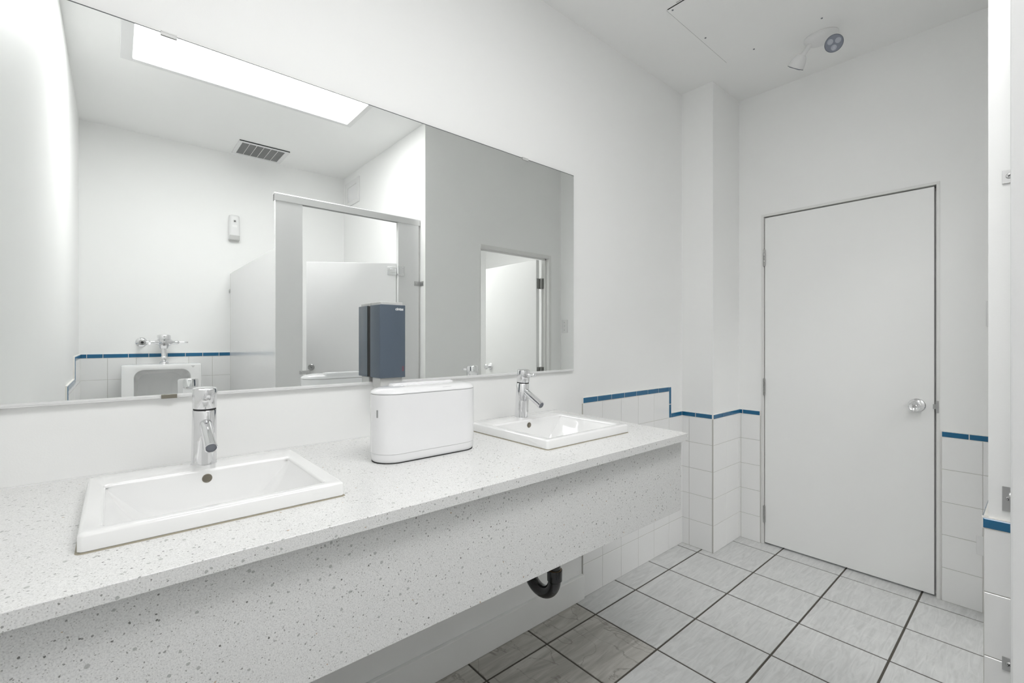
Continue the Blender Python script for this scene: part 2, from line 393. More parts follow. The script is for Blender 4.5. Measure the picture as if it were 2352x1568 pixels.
# left wall with its stepped top
wainscot(wl, (XL, 0, 0), (0,1,0), (1,0,0),
    [(YB, -0.849, 0, 1.139, seq(-1.27, TP, 0, 3), BZ), (-0.849, -0.278, 0, 1.005, seq(-0.79, TP, 0, 4), BZ), (-0.278, 0.80, 0, Z0, seq(-0.15, TP, 0, 6), ZL)],
    [(YB+TT, -0.872, 1.139, 1.167, [-1.32, -1.21, -1.10, -0.985]), (-0.871, -0.849, 1.005, 1.167, []), (-0.848, -0.301, 1.005, 1.033, [-0.72, -0.61, -0.50, -0.39]), (-0.300, -0.278, Z0, 1.033, [0.92]), (-0.277, 0.80, Z0, Z1, seq(-0.17, 0.1125, 0, 9))])

# ------------------------------------------------------------ door in the right wall
def hinge(parent, x, y, z, h=0.092, r=0.0065, dirv=None, leafs=None):
    bm = bmesh.new(); n = 5
    for k in range(n): cyl(bm, (x, y, z-h/2+h*k/n+0.0004), (x, y, z-h/2+h*(k+1)/n-0.0004), r, n=20, ch=0.0008)
    cyl(bm, (x, y, z-h/2-0.003), (x, y, z-h/2), r*0.8, n=16); cyl(bm, (x, y, z+h/2), (x, y, z+h/2+0.003), r*0.8, n=16)
    if leafs:
        for l in leafs: box(bm, *l)
    return build('hinge', bm, 'hinge', parent, smooth=True)
d1 = thing('door_1', (XE, (D0+D1)/2, 0), None, None); d1['kind'] = 'structure'
build('door_slab', B(XE+0.004, XE+0.046, 0.3565, 1.1395, 0.010, 2.027), 'door', d1, bevel=0.0015)
bm = bmesh.new(); FW = 0.0135
box(bm, XE-0.004, XE+0.10, 0.335, 0.335+FW, 0, 2.034); box(bm, XE-0.004, XE+0.10, 1.1435, 1.1435+FW, 0, 2.034); box(bm, XE-0.004, XE+0.10, 0.335, 1.157, 2.034, 2.034+FW)
box(bm, XE+0.050, XE+0.066, 0.335, 0.366, 0, 2.046); box(bm, XE+0.050, XE+0.066, 1.126, 1.157, 0, 2.046); box(bm, XE+0.05, XE+0.066, 0.335, 1.157, 2.014, 2.046)
build('door_frame', bm, 'frame', d1, bevel=0.001)
build('threshold_seal', B(XE+0.070, XE+0.095, 0.35, 1.142, 0.0, 0.012), 'steel', d1)
for hz in (1.779, 0.978, 0.187):
    hinge(d1, XE-0.0045, 1.1405, hz, 0.100)
# knob
ky, kz = 0.421, 0.940
bm = bmesh.new()
lathe(bm, (XE+0.004, ky, kz), (-1,0,0), [(0,0.034),(0.004,0.034),(0.009,0.030),(0.012,0.020),(0.014,0.012),(0.030,0.0105),(0.036,0.014),(0.044,0.0225),(0.052,0.0262),(0.062,0.0268),(0.068,0.0255),(0.0695,0.023),(0.0675,0.0215),(0.064,0.009),(0.066,0.0065),(0.066,0.0)], 48)
build('door_knob', bm, 'chrome', d1, smooth=True)
bm = bmesh.new(); box(bm, XE-0.0045, XE-0.001, 0.3385, 0.3475, kz-0.030, kz+0.030); box(bm, XE+0.0, XE+0.003, 0.349, 0.361, kz-0.012, kz+0.012)
cyl(bm, (XE-0.006, 0.3470, kz-0.02), (XE-0.006, 0.3470, kz+0.02), 0.003, n=12)
build('latch_strike', bm, 'steel', d1, smooth=True)
# ------------------------------------------------------------ open door in the inner wall
d2 = thing('door_2', ((O0+O1)/2, YG, 0), None, None); d2['kind'] = 'structure'
bm = bmesh.new(); j = 0.006
box(bm, O0, O0+j, YI-0.004, YG, 0, OH); box(bm, O1-j, O1, YI-0.004, YG+0.006, 0, OH); box(bm, O0, O1, YI-0.004, YG+0.006, OH-j, OH)
# casing faces
box(bm, O1, O1+0.026, YG, YG+0.006, 0, OH+0.022); box(bm, O0, O1, YG, YG+0.006, OH, OH+0.022)
# stops
box(bm, O0+j, O0+j+0.012, YI+0.040, YI+0.056, 0, OH-j); box(bm, O1-j-0.012, O1-j, YI+0.040, YI+0.056, 0, OH-j); box(bm, O0+j, O1-j, YI+0.040, YI+0.056, OH-j-0.012, OH-j)
build('door_frame', bm, 'frame', d2, bevel=0.001)
LXD = 2.836
build('door_slab', B(LXD, LXD+0.036, YI-0.005-0.735, YI-0.005, 0.01, 1.982), 'door', d2, bevel=0.0015)
for hz in (1.771, 0.98, 0.2):
    bm = bmesh.new(); hx, hy = LXD+0.048, YI+0.003
    for k in range(5): cyl(bm, (hx, hy, hz-0.048+0.0192*k+.0004), (hx, hy, hz-0.048+0.0192*(k+1)-.0004), 0.0068, n=20, ch=.0008)
    box(bm, LXD+0.008, hx, hy-0.009, hy-0.0065, hz-0.046, hz+0.046); box(bm, O1-j-0.0022, O1-j, hy, hy+0.030, hz-0.046, hz+0.046); 
    for dz in (-0.034, 0, 0.034):
        cyl(bm, (LXD+0.018+(0.008 if dz else 0), hy-0.0065, hz+dz), (LXD+0.018+(0.008 if dz else 0), hy-0.004, hz+dz), 0.0032, n=12)
        cyl(bm, (O1-j-0.0022, hy+0.016+(0.006 if dz else 0), hz+dz), (O1-j-0.0040, hy+0.016+(0.006 if dz else 0), hz+dz), 0.0032, n=12)
    build('hinge', bm, 'hinge', d2, smooth=True)
bm = bmesh.new()
lathe(bm, (LXD, -0.652, 1.003), (-1,0,0), [(0,0.034),(0.004,0.034),(0.009,0.030),(0.012,0.020),(0.014,0.012),(0.030,0.0105),(0.036,0.014),(0.044,0.0225),(0.052,0.0262),(0.062,0.0262),(0.068,0.021),(0.0695,0.0)], 40)
build('door_knob', bm, 'chrome', d2, smooth=True)

# ------------------------------------------------------------ ceiling light
def ceiling_light(x0, x1, y0, y1, mat, label, recessed=True):
    t = thing('ceiling_light', ((x0+x1)/2, (y0+y1)/2, H), label, 'ceiling light')
    bm = bmesh.new(); e = 0.018; zb = H-0.006
    for a in ((x0-e-0.017, x0+0.017, y0-e, y1+e), (x1-0.017, x1+e, y0-e, y1+e), (x0+0.017, x1-0.017, y0-e, y0+0.017), (x0+0.017, x1-0.017, y1-0.017, y1+e)):
        box(bm, a[0], a[1], a[2], a[3], zb, H+0.0005)
    build('frame', bm, 'plastic2', t, bevel=0.002)
    build('diffuser', B(x0+0.004, x1-0.004, y0+0.004, y1-0.004, H+0.001, H+0.012), mat, t)
    bm = bmesh.new()
    box(bm, x0+0.0, x1, y0+0.0, y1, H+0.05, H+0.06)
    build('housing', bm, 'plastic2', t)
    return t
ceiling_light(LX0, LX1, LY0, LY1, 'lamp', 'long white flat panel light in the ceiling seen in the mirror')
# unseen lamp added to light the adjoining room (surface mounted)
t = thing('added_hallway_light', (2.45, -1.3, H), 'unseen white panel light added on the ceiling beyond the open doorway', 'ceiling light')
build('housing', B(2.0, 2.62, -2.0, -0.8, H-0.03, H), 'plastic2', t, bevel=0.003)
build('diffuser', B(2.02, 2.60, -1.98, -0.82, H-0.034, H-0.0295), 'lamp2', t)

# ------------------------------------------------------------ mirror
t = thing('wall_mirror', (0.75, YM, 1.12), 'large frameless mirror above the speckled counter', 'mirror')
MX0, MX1, MZ0, MZ1 = XL+0.0006, 1.6705, 1.1230, 2.0575
bm = bmesh.new(); box(bm, MX0, MX1, MY, YM-0.0005, MZ0, MZ1)
for f in bm.faces:
    f.material_index = 0 if abs(f.calc_center_median().y - MY) < 1e-5 else 1
build('mirror_glass', bm, ['mirror', 'mirroredge_shadow'], t)
bm = bmesh.new(); box(bm, MX0, MX1, MY-0.003, YM, MZ0-0.003, MZ0); box(bm, MX0, MX1, MY-0.003, MY-0.0005, MZ0, MZ0+0.006)
build('bottom_channel', bm, 'plastic2', t, bevel=0.0008)
bm = bmesh.new(); box(bm, MX0, MX1, MY-0.0006, MY+0.0045, MZ1-0.0002, MZ1+0.0018); build('top_shadow_line', bm, 'mirroredge_shadow', t)  # dark strip colours in the shadow line along the mirror's top
for cx_ in (0.105, 1.354):
    bm = bmesh.new(); box(bm, cx_-0.017, cx_+0.017, MY-0.0035, YM, MZ1+0.0015, MZ1+0.005); box(bm, cx_-0.017, cx_+0.017, MY-0.0035, MY-0.0008, MZ1-0.006, MZ1+0.0015)
    build('clip', bm, 'lightgrey', t, bevel=0.0005)
bm = bmesh.new(); box(bm, 0.089, 0.122, MY-0.007, MY-0.0042, MZ0-0.004, MZ0+0.006); build('clip', bm, 'clip', t)

# ------------------------------------------------------------ vanity
zc = 0.942; yf = 0.819; S1 = (-0.045, 0.366); S2 = (0.970, 1.377); SY0, SY1 = 0.962, 1.352
t = thing('vanity_counter', (0.7, YM, 0.66), 'white speckled quartz counter with deep front apron under the mirror', 'counter')
bm = bmesh.new(); zb = zc-0.025; m_ = 0.02
def slab(bm, pts, z0, z1):
    lo = [bm.verts.new((x, y, z0)) for x, y in pts]; hi = [bm.verts.new((x, y, z1)) for x, y in pts]; n = len(pts)
    bm.faces.new(hi); bm.faces.new(lo[::-1])
    for k in range(n): bm.faces.new((lo[k], lo[(k+1)%n], hi[(k+1)%n], hi[k]))
# slab with two cut-outs: strips between shared y lines
ya, yb = SY0+m_, SY1-m_; yw = YM-0.0005
xr0, xr1 = 1.525, 1.568
XR = lambda y: xr0 + (xr1-xr0)*(y-yf)/(yw-yf)
cuts = [(S1[0]+m_, S1[1]-m_), (S2[0]+m_, S2[1]-m_)]
xs_ = [XL+0.0005, cuts[0][0], cuts[0][1], cuts[1][0], cuts[1][1]]
ysn = [yf, ya, yb, yw]
vg = {}
def V(i, j, z):
    k = (i, j, z)
    if k not in vg:
        y = ysn[j]; x = xs_[i] if i < 5 else XR(y)
        vg[k] = bm.verts.new((x, y, z))
    return vg[k]
hole = lambda i, j: j == 1 and i in (1, 3)
for i in range(5):
    for j in range(3):
        if hole(i, j):
            for (a, b_) in (((i,j),(i+1,j)),((i+1,j),(i+1,j+1)),((i+1,j+1),(i,j+1)),((i,j+1),(i,j))):
                bm.faces.new((V(*a,zb), V(*b_,zb), V(*b_,zc), V(*a,zc)))
            continue
        bm.faces.new((V(i,j,zc), V(i+1,j,zc), V(i+1,j+1,zc), V(i,j+1,zc)))
        bm.faces.new((V(i,j,zb), V(i,j+1,zb), V(i+1,j+1,zb), V(i+1,j,zb)))
for i in range(5):
    for j in (0, 3): bm.faces.new((V(i,j,zb), V(i+1,j,zb), V(i+1,j,zc), V(i,j,zc)))
for j in range(3):
    for i in (0, 5): bm.faces.new((V(i,j,zb), V(i,j+1,zb), V(i,j+1,zc), V(i,j,zc)))
build('countertop', bm, 'quartz', t, bevel=0.0012)
build('apron_panel', B(XL+0.0005, 1.530, 0.848, 0.868, 0.664, zb+0.0002), 'quartz', t, bevel=0.001)
bm = bmesh.new()
bm.free()
for bx in (0.62, 1.49): build('support_bracket', B(bx, bx+0.03, 0.868, YM-0.001, zb-0.045, zb-0.0005), 'frame', t)
bm = bmesh.new()
for (a0, a1) in ((XL+0.001, S1[0]), (S1[1]+0.003, 1.56)): pass
box(bm, XL+0.001, 1.562, YM-0.0035, YM-0.0004, zc, zc+0.003)
build('wall_caulk', bm, 'tile', t)

# ------------------------------------------------------------ wash basins
def basin(x0, x1, label):
    zt = zc+0.030; t = thing('wash_basin', ((x0+x1)/2, (SY0+SY1)/2, zc), label, 'sink', 'rectangular basins on the counter')
    ix0, ix1, iy0, iy1 = x0+0.030, x1-0.034, SY0+0.028, SY1-0.090
    dep = 0.098
    bm = bmesh.new()
    R = lambda hx, hy, r, z, cx=None, cy=None: [(x, y, z) for x, y in rrect((x0+x1)/2 if cx is None else cx, (SY0+SY1)/2 if cy is None else cy, hx, hy, r)]
    hx, hy = (x1-x0)/2, (SY1-SY0)/2
    # outer skirt, rounded top edge
    cxi, cyi, hxi, hyi = (ix0+ix1)/2, (iy0+iy1)/2, (ix1-ix0)/2, (iy1-iy0)/2
    rings = [R(hx-0.024, hy-0.024, 0.006, zc-0.03), R(hx-0.024, hy-0.024, 0.006, zc+0.0015), R(hx-0.0015, hy-0.0015, 0.008, zc+0.0015), R(hx, hy, 0.009, zc+0.003)]
    rr = 0.007
    for k in range(1, 6):
        a = math.radians(90*k/5); rings.append(R(hx-rr+rr*math.cos(a), hy-rr+rr*math.cos(a), 0.009, zt-rr+rr*math.sin(a)))
    # shallow dish of the rim: tiny fall towards bowl, then rounded lip
    rl = 0.006
    rings.append(R(hxi+rl, hyi+rl, 0.012, zt-0.0006, cxi, cyi))
    for k in range(1, 6):
        a = math.radians(90*k/5); rings.append(R(hxi+rl-rl*math.sin(a), hyi+rl-rl*math.sin(a), 0.010, zt-0.0006-rl+rl*math.cos(a), cxi, cyi))
    loft(bm, rings, cap0=False, cap1=False)
    # bowl: straight back and front, ends curving down to the floor
    nx = 40; zr = zt-0.0006-rl
    def depth(u):   # u 0..1 across the bowl
        e = min(u, 1-u)*(ix1-ix0); L = 0.105
        if e >= L: return dep
        s = e/L; return 0.0 + dep*math.sin(s*PI/2)**0.9
    prof = []
    for k in range(nx+1):
        u = 0.5-0.5*math.cos(PI*k/nx); prof.append((ix0+u*(ix1-ix0), zr-depth(u)))
    ny = 12; grid = []
    for (x, z) in prof:
        row = []
        d = zr-z
        rc = min(0.03, d*0.6)
        for q in range(ny+1):
            v = q/ny
            # y profile with rounded lower corners
            if q == 0: y, zz = iy0, zr
            elif q == ny: y, zz = iy1, zr
            else:
                vv = (q-1)/(ny-2)
                if vv <= 0.25: a = vv/0.25*PI/2; y = iy0+rc*(1-math.cos(a)); zz = z+rc*(1-math.sin(a))
                elif vv >= 0.75: a = (1-vv)/0.25*PI/2; y = iy1-rc*(1-math.cos(a)); zz = z+rc*(1-math.sin(a))
                else: y = iy0+rc+(vv-0.25)/0.5*(iy1-iy0-2*rc); zz = z
            row.append(bm.verts.new((x, y, zz)))
        grid.append(row)
    for a, b_ in zip(grid, grid[1:]):
        for q in range(ny):
            try: bm.faces.new((a[q], b_[q], b_[q+1], a[q+1]))
            except ValueError: pass
    bmesh.ops.remove_doubles(bm, verts=bm.verts[:], dist=0.0002)
    # outer shell under the counter
    box(bm, ix0-0.004, ix1+0.004, iy0-0.004, iy1+0.004, zr-dep-0.012, zr-dep-0.006)
    bmesh.ops.delete(bm, geom=[], context='VERTS')
    body = build('basin_body', bm, 'porc', t, smooth=True)
    xm = (x0+x1)/2
    bm = bmesh.new(); oc = (xm, iy1, zr-0.0145)
    lathe(bm, (xm, iy1+0.001, zr-0.0145), (0,-1,0), [(0,0.0100),(0.0018,0.0100),(0.0026,0.0088),(0.0022,0.0080),(0.0030,0.0045),(0.0034,0.0)], 28)
    build('overflow_cover', bm, 'nickel', t, smooth=True)
    bm = bmesh.new(); lathe(bm, (xm, (iy0+iy1)/2, zr-dep), (0,0,1), [(0,0.024),(0.003,0.024),(0.0045,0.021),(0.003,0.017),(0.006,0.015),(0.008,0.0)], 32)
    build('drain', bm, 'chrome', t, smooth=True)
    bm = bmesh.new(); pts = rrect((x0+x1)/2, (SY0+SY1)/2, hx+0.0025, hy+0.0025, 0.010)
    loft(bm, [[(x, y, zc) for x, y in pts], [(x, y, zc+0.0022) for x, y in rrect((x0+x1)/2, (SY0+SY1)/2, hx-0.002, hy-0.002, 0.008)]], cap0=False, cap1=False)
    build('caulk_seam', bm, 'caulk', t)
    return t
basin(*S1, 'white rectangular basin at the left end of the counter, nearest the viewer')
basin(*S2, 'white rectangular basin right of the white towel dispenser, farther away')

# ------------------------------------------------------------ faucets
def faucet(x, y, label):
    z0 = zc+0.0294; t = thing('faucet', (x, y, z0), label, 'faucet', 'chrome single lever faucets')
    lean = -0.014/0.185; ax = Vector((0, lean, 1)); P = lambda h: (x, y+lean*h, z0+h)
    bm = bmesh.new(); lathe(bm, P(0), ax, [(0,0.0262),(0.0015,0.0268),(0.0035,0.0262),(0.06,0.0255),(0.131,0.0247),(0.1322,0.0238),(0.1325,0.0225),(0.1335,0.0225)], 48)
    build('body', bm, 'chrome', t, smooth=True)
    bm = bmesh.new(); lathe(bm, P(0.1325), ax, [(0,0.0232),(0.0035,0.0232)], 40); build('seam', bm, 'dark', t, smooth=True)
    bm = bmesh.new(); lathe(bm, P(0.1355), ax, [(0,0.0225),(0.0008,0.0242),(0.002,0.0250),(0.044,0.0250),(0.0475,0.0235),(0.0490,0.019),(0.0495,0.0)], 48)
    build('handle_cap', bm, 'chrome', t, smooth=True)
    bm = bmesh.new(); a = Vector((x, y-0.034, z0+0.163)); b_ = a + Vector((0, -0.044, 0.003))
    lathe(bm, a+Vector((0,0.014,-0.001)), b_-a, [(0,0.0058),(0.050,0.0058),(0.056,0.0062),(0.0585,0.0054),(0.0592,0.0)], 24)
    build('lever', bm, 'chrome', t, smooth=True)
    s0 = Vector((x, y-0.012, z0+0.108)); s1 = Vector((x, y-0.112, z0+0.056)); dv = (s1-s0).normalized(); L = (s1-s0).length
    bm = bmesh.new(); lathe(bm, s0, dv, [(0,0.0125),(L-0.012,0.0125),(L-0.0115,0.0121),(L-0.011,0.0131),(L-0.001,0.0131),(L,0.0122),(L-0.001,0.0108),(L-0.004,0.0106)], 36)
    build('spout', bm, 'chrome', t, smooth=True)
    bm = bmesh.new(); lathe(bm, s0+dv*(L-0.0045), dv, [(0,0.0106),(0.002,0.0104),(0.0028,0.008),(0.0022,0.004),(0.003,0.0)], 24)
    build('aerator', bm, 'lensrim', t, smooth=True)
    return t
faucet(0.1625, 1.328, 'chrome lever faucet on the near left basin, spout toward the viewer')
faucet(1.1915, 1.326, 'chrome lever faucet on the far basin, spout seen from the side')

# ------------------------------------------------------------ drain trap
TX = 1.172; yr, yl = 1.128, 1.262; zu = 0.428
t = thing('drain_trap', (TX, yr, zu), 'shiny black plastic drain trap hanging below the apron', 'pipe')
bm = bmesh.new(); c = (yr+yl)/2; r_ = (yl-yr)/2
tube(bm, [(TX, c - r_*math.cos(PI*k/24), zu - r_*math.sin(PI*k/24)) for k in range(25)], 0.0225, 32)
build('bend', bm, 'black', t, smooth=True)
bm = bmesh.new(); lathe(bm, (TX, yr, zu-0.008), (0,0,1), [(0,0.0225),(0.004,0.0262),(0.040,0.0270),(0.042,0.0262),(0.042,0.0215)], 36); build('coupling', bm, 'black', t, smooth=True)
bm = bmesh.new(); lathe(bm, (TX, yl, zu-0.008), (0,0,1), [(0,0.0225),(0.004,0.0262),(0.040,0.0270),(0.042,0.0262),(0.042,0.0215)], 36); build('coupling', bm, 'black', t, smooth=True)
for yy in (yr, yl):
    bm = bmesh.new(); lathe(bm, (TX, yy, zu+0.033), (0,0,1), [(0,0.0242),(0.0018,0.0242),(0.0018,0.021)], 36)
    build('cement_ring', bm, 'rust', t, smooth=True)
bm = bmesh.new(); cyl(bm, (TX, yr, zu), (TX, yr, 0.80), 0.0208)
build('tailpiece', bm, 'black', t, smooth=True)
bm = bmesh.new(); pts = [(TX, yl, zu+0.02), (TX, yl, 0.52)] + [(TX, yl+0.05-0.05*math.cos(PI/2*k/8), 0.52+0.05*math.sin(PI/2*k/8)) for k in range(1, 9)] + [(TX, YM-0.0005, 0.57)]
tube(bm, pts, 0.0208, 28); build('waste_arm', bm, 'black', t, smooth=True)

# ------------------------------------------------------------ countertop towel dispenser
t = thing('towel_dispenser', (0.68, 1.173, zc), 'white rounded countertop paper towel dispenser between the basins', 'towel dispenser')
cxa, cxb, cyd, rd = 0.577, 0.781, 1.173, 0.058
def stad(r, z, dx=0.0, dy=0.0, n=20, tilt=0.0):
    pts = []
    for k in range(n+1):
        a = math.radians(90+180*k/n); pts.append((cxa+dx+r*math.cos(a), cyd+dy+r*math.sin(a), z))
    for k in range(n+1):
        a = math.radians(-90+180*k/n); pts.append((cxb-dx+r*math.cos(a), cyd+dy+r*math.sin(a), z))
    return pts
zt = zc+0.182
bm = bmesh.new(); loft(bm, [stad(rd-0.006, zc+0.0015), stad(rd-0.003, zc+0.005), stad(rd-0.0012, zc+0.012), stad(rd-0.001, zc+0.0245)]); build('base', bm, 'plastic', t, smooth=True)
bm = bmesh.new(); loft(bm, [stad(rd-0.0008, zc+0.025), stad(rd, zc+0.026), stad(rd, zt-0.001), stad(rd-0.0008, zt)]); build('housing', bm, 'plastic', t, smooth=True)
bm = bmesh.new(); loft(bm, [stad(rd-0.002, zt), stad(rd-0.002, zt+0.0016), stad(rd, zt+0.0017), stad(rd+0.0003, zt+0.004), stad(rd-0.003, zt+0.009), stad(rd-0.011, zt+0.0135), stad(rd-0.022, zt+0.0165), stad(rd-0.034, zt+0.018)])
build('lid', bm, 'plastic', t, smooth=True)
bm = bmesh.new(); loft(bm, [stad(rd-0.0012, zt-0.0006), stad(rd-0.0012, zt+0.0019)]); build('lid_seam', bm, 'greyprint', t)
bm = bmesh.new(); loft(bm, [stad(rd-0.0035, zc+0.0002), stad(rd-0.0035, zc+0.0022)]); build('base_gap_shade', bm, 'dark', t)  # dark layer painted as the shaded gap between base and counter
bm = bmesh.new()
loft(bm, [[(x, y, zt+0.009) for x, y in rrect(0.688, 1.205, 0.105, 0.020, 0.012)], [(x, y, zt+0.0215) for x, y in rrect(0.688, 1.205, 0.100, 0.017, 0.010)], [(x, y, zt+0.0235) for x, y in rrect(0.688, 1.205, 0.096, 0.013, 0.009)]])
build('outlet_ridge', bm, 'plastic', t, smooth=True)
bm = bmesh.new()
pts = rrect(0, 0, 0.0125, 0.0105, 0.002, 3)
def onlid(x, y, z): return (0.719+x, 1.131+y, z)
zl = zt+0.0123
bmr = text_mesh('Tork', 0.0095)
bmesh.ops.transform(bmr, matrix=Matrix.Translation((0.722, 1.1285, zl+0.0012)) @ Matrix.Rotation(math.radians(16), 4, 'X'), verts=bmr.verts[:])
build('logo', bmr, 'greyprint', t)
bm = bmesh.new()
for (ax0, ax1, ay0, ay1) in ((-.0145,.0145,.0062,.0068), (-.0145,.0145,-.0068,-.0062), (-.0145,-.0139,-.0068,.0068), (.0139,.0145,-.0068,.0068)):
    box(bm, ax0, ax1, ay0, ay1, 0, 0.0003)
bmesh.ops.transform(bm, matrix=Matrix.Translation((0.722, 1.1285, zl+0.0008)) @ Matrix.Rotation(math.radians(16), 4, 'X'), verts=bm.verts[:])
build('logo_outline', bm, 'greyprint', t)
a = math.radians(196); px, py = cxa+rd*math.cos(a), cyd+rd*math.sin(a)
a = math.radians(203); px, py = cxa+rd*math.cos(a), cyd+rd*math.sin(a)
bm = bmesh.new(); box(bm, -0.0012, 0.0012, -0.0022, 0.0022, zc+0.122, zc+0.142)
bmesh.ops.transform(bm, matrix=Matrix.Translation((px, py, 0)) @ Matrix.Rotation(a, 4, 'Z'), verts=bm.verts[:])
build('level_window', bm, 'greyprint', t)

# ------------------------------------------------------------ soap dispenser on the mirror
t = thing('soap_dispenser', (0.69, MY, 1.13), 'dark slate blue soap dispenser mounted on the mirror with white lettering', 'soap dispenser')
sx0, sx1, sy0, sy1 = 0.6435, 0.7345, 1.395, 1.469; sz0, sz1 = 1.1455, 1.3845
def coverring(z, e=0.0, ch=0.003):
    return [(sx0+e, sy1, z), (sx0+e, sy0+e+ch, z), (sx0+e+ch*.35, sy0+e+ch*.35, z), (sx0+e+ch, sy0+e, z), (sx1-e-ch, sy0+e, z), (sx1-e-ch*.35, sy0+e+ch*.35, z), (sx1-e, sy0+e+ch, z), (sx1-e, sy1, z)]
bm = bmesh.new(); loft(bm, [coverring(sz0, .001), coverring(sz0+.001), coverring(sz1-.001), coverring(sz1, .001)])
build('cover', bm, 'slate', t, smooth=True)
bm = bmesh.new(); ex = 0.0065
box(bm, sx0+ex, sx1-ex, sy0+ex, MY-0.003, sz1-0.004, sz1+0.0095); build('top_cap', bm, 'lightgrey', t, bevel=0.002)
bm = bmesh.new(); box(bm, sx0+0.0008, sx1-0.0008, sy1, MY-0.0005, sz0+0.002, sz1-0.002); build('back_plate', bm, 'dark', t)
bm = bmesh.new(); box(bm, sx0+ex, sx1-ex, sy0+ex+0.004, MY-0.014, 1.112, sz0+0.003); build('nozzle_housing', bm, 'lightgrey', t, bevel=0.003)
bm = bmesh.new(); box(bm, sx0+0.014, sx1-0.014, MY-0.014, MY-0.0045, 1.127, sz0+0.003); build('mounting_foot', bm, 'steel', t, bevel=0.001)
bmt = text_mesh('cintas', 0.0125, 0.0003, 0.12)
bmesh.ops.transform(bmt, matrix=Matrix.Translation((sx1-0.0230, sy0-0.0002, sz1-0.0135)) @ Matrix.Rotation(PI/2, 4, 'X'), verts=bmt.verts[:])
build('logo', bmt, 'white_text', t)
bm = bmesh.new()
for k in range(5): box(bm, sx1-0.0128, sx1-0.0068, sy0-0.0004, sy0+0.0002, sz0+0.0210+0.0034*k, sz0+0.0222+0.0034*k)
build('fill_marks', bm, 'red', t)

# ------------------------------------------------------------ urinal and flush valve
ux0, ux1, uyf, uzt = 0.030, 0.486, -1.135, 1.0935
t = thing('urinal', ((ux0+ux1)/2, YB, 0.45), 'white porcelain urinal with rounded opening on the blue banded back wall', 'urinal')
um = (ux0+ux1)/2; uh = (ux1-ux0)/2
def uring(hw, ht, hb, rt, rb, y, n=8, cx=um):
    pts = []
    for (sx, zz, r, a0) in ((1, ht, rt, 0), (-1, ht, rt, 90), (-1, hb, rb, 180), (1, hb, rb, 270)):
        for k in range(n+1):
            a = math.radians(a0+90*k/n)
            cz = zz - r if zz == ht else zz + r
            pts.append((cx + sx*(hw-r) + r*math.cos(a), y, cz + r*math.sin(a)))
    return pts
bm = bmesh.new()
loft(bm, [uring(uh-0.03, uzt, 0.50, 0.008, 0.06, YB+TT+0.001), uring(uh-0.002, uzt, 0.46, 0.008, 0.08, -1.31), uring(uh, uzt, 0.45, 0.008, 0.09, uyf-0.008), uring(uh-0.002, uzt-0.002, 0.452, 0.008, 0.09, uyf-0.002), uring(uh-0.006, uzt-0.006, 0.456, 0.008, 0.09, uyf),
          uring(uh-0.068+0.008, uzt-0.036+0.008, 0.54-0.008, 0.06, 0.10, uyf), uring(uh-0.068+0.002, uzt-0.036+0.002, 0.538, 0.055, 0.10, uyf-0.002), uring(uh-0.068, uzt-0.036, 0.54, 0.055, 0.10, uyf-0.008),
          uring(uh-0.072, uzt-0.040, 0.55, 0.06, 0.10, uyf-0.10), uring(uh-0.095, uzt-0.070, 0.60, 0.07, 0.10, uyf-0.20), uring(uh-0.14, uzt-0.12, 0.68, 0.06, 0.08, uyf-0.235)])
build('bowl', bm, 'porc', t, smooth=True)
bm = bmesh.new(); vs = [bm.verts.new((0.442-0.008+p[0], uyf+0.0006, uzt-0.018+p[1])) for p in ((-0.013,0.006),(0.013,0.006),(0,-0.010))]; bm.faces.new(vs)
r_ = bmesh.ops.extrude_face_region(bm, geom=bm.faces[:]); bmesh.ops.translate(bm, verts=[v for v in r_['geom'] if isinstance(v, bmesh.types.BMVert)], vec=(0, -0.0006, 0))
build('maker_mark', bm, 'lightgrey', t)
vx, vy = 0.2765, -1.348; vz = 1.251
t = thing('flush_valve', (vx, vy, uzt), 'chrome flush valve with side handle above the urinal', 'flush valve')
bm = bmesh.new(); lathe(bm, (vx, vy, 1.270), (0,0,1), [(0,0.036),(0.001,0.0405),(0.030,0.0415),(0.035,0.038),(0.038,0.028),(0.0395,0.0)], 48); build('cap', bm, 'chrome', t, smooth=True)
bm = bmesh.new(); lathe(bm, (vx, vy, 1.203), (0,0,1), [(0,0.0185),(0.001,0.0235),(0.010,0.0265),(0.030,0.036),(0.050,0.0375),(0.067,0.0375)], 48)
lathe(bm, (vx+0.02, vy, vz), (1,0,0), [(0,0.030),(0.018,0.026),(0.032,0.015),(0.052,0.0125)], 32); lathe(bm, (vx-0.02, vy, vz), (-1,0,0), [(0,0.028),(0.018,0.020),(0.036,0.0125)], 32)
build('body', bm, 'chrome', t, smooth=True)
bm = bmesh.new(); lathe(bm, (vx+0.072, vy, vz), (1,0,0), [(0,0.0125),(0.001,0.0145),(0.012,0.0145),(0.018,0.010),(0.021,0.006),(0.074,0.0052),(0.076,0.004),(0.0765,0.0)], 28); build('handle', bm, 'chrome', t, smooth=True)
bm = bmesh.new(); cyl(bm, (vx-0.056, vy, vz), (0.150, vy, vz), 0.0115); lathe(bm, (vx-0.078, vy, vz), (-1,0,0), [(0,0.0155),(0.001,0.0168),(0.013,0.0168),(0.014,0.0155)], 6)
build('supply_pipe', bm, 'chrome', t, smooth=True)
bm = bmesh.new(); lathe(bm, (0.148, YB+0.0002, vz), (0,1,0), [(0,0.0355),(0.003,0.0355),(0.008,0.031),(0.013,0.020)], 40); lathe(bm, (0.148, YB+0.01, vz), (0,1,0), [(0,0.017),(0.085,0.017),(0.088,0.0235),(0.113,0.0235),(0.117,0.020)], 36)
build('stop_valve', bm, 'chrome', t, smooth=True)
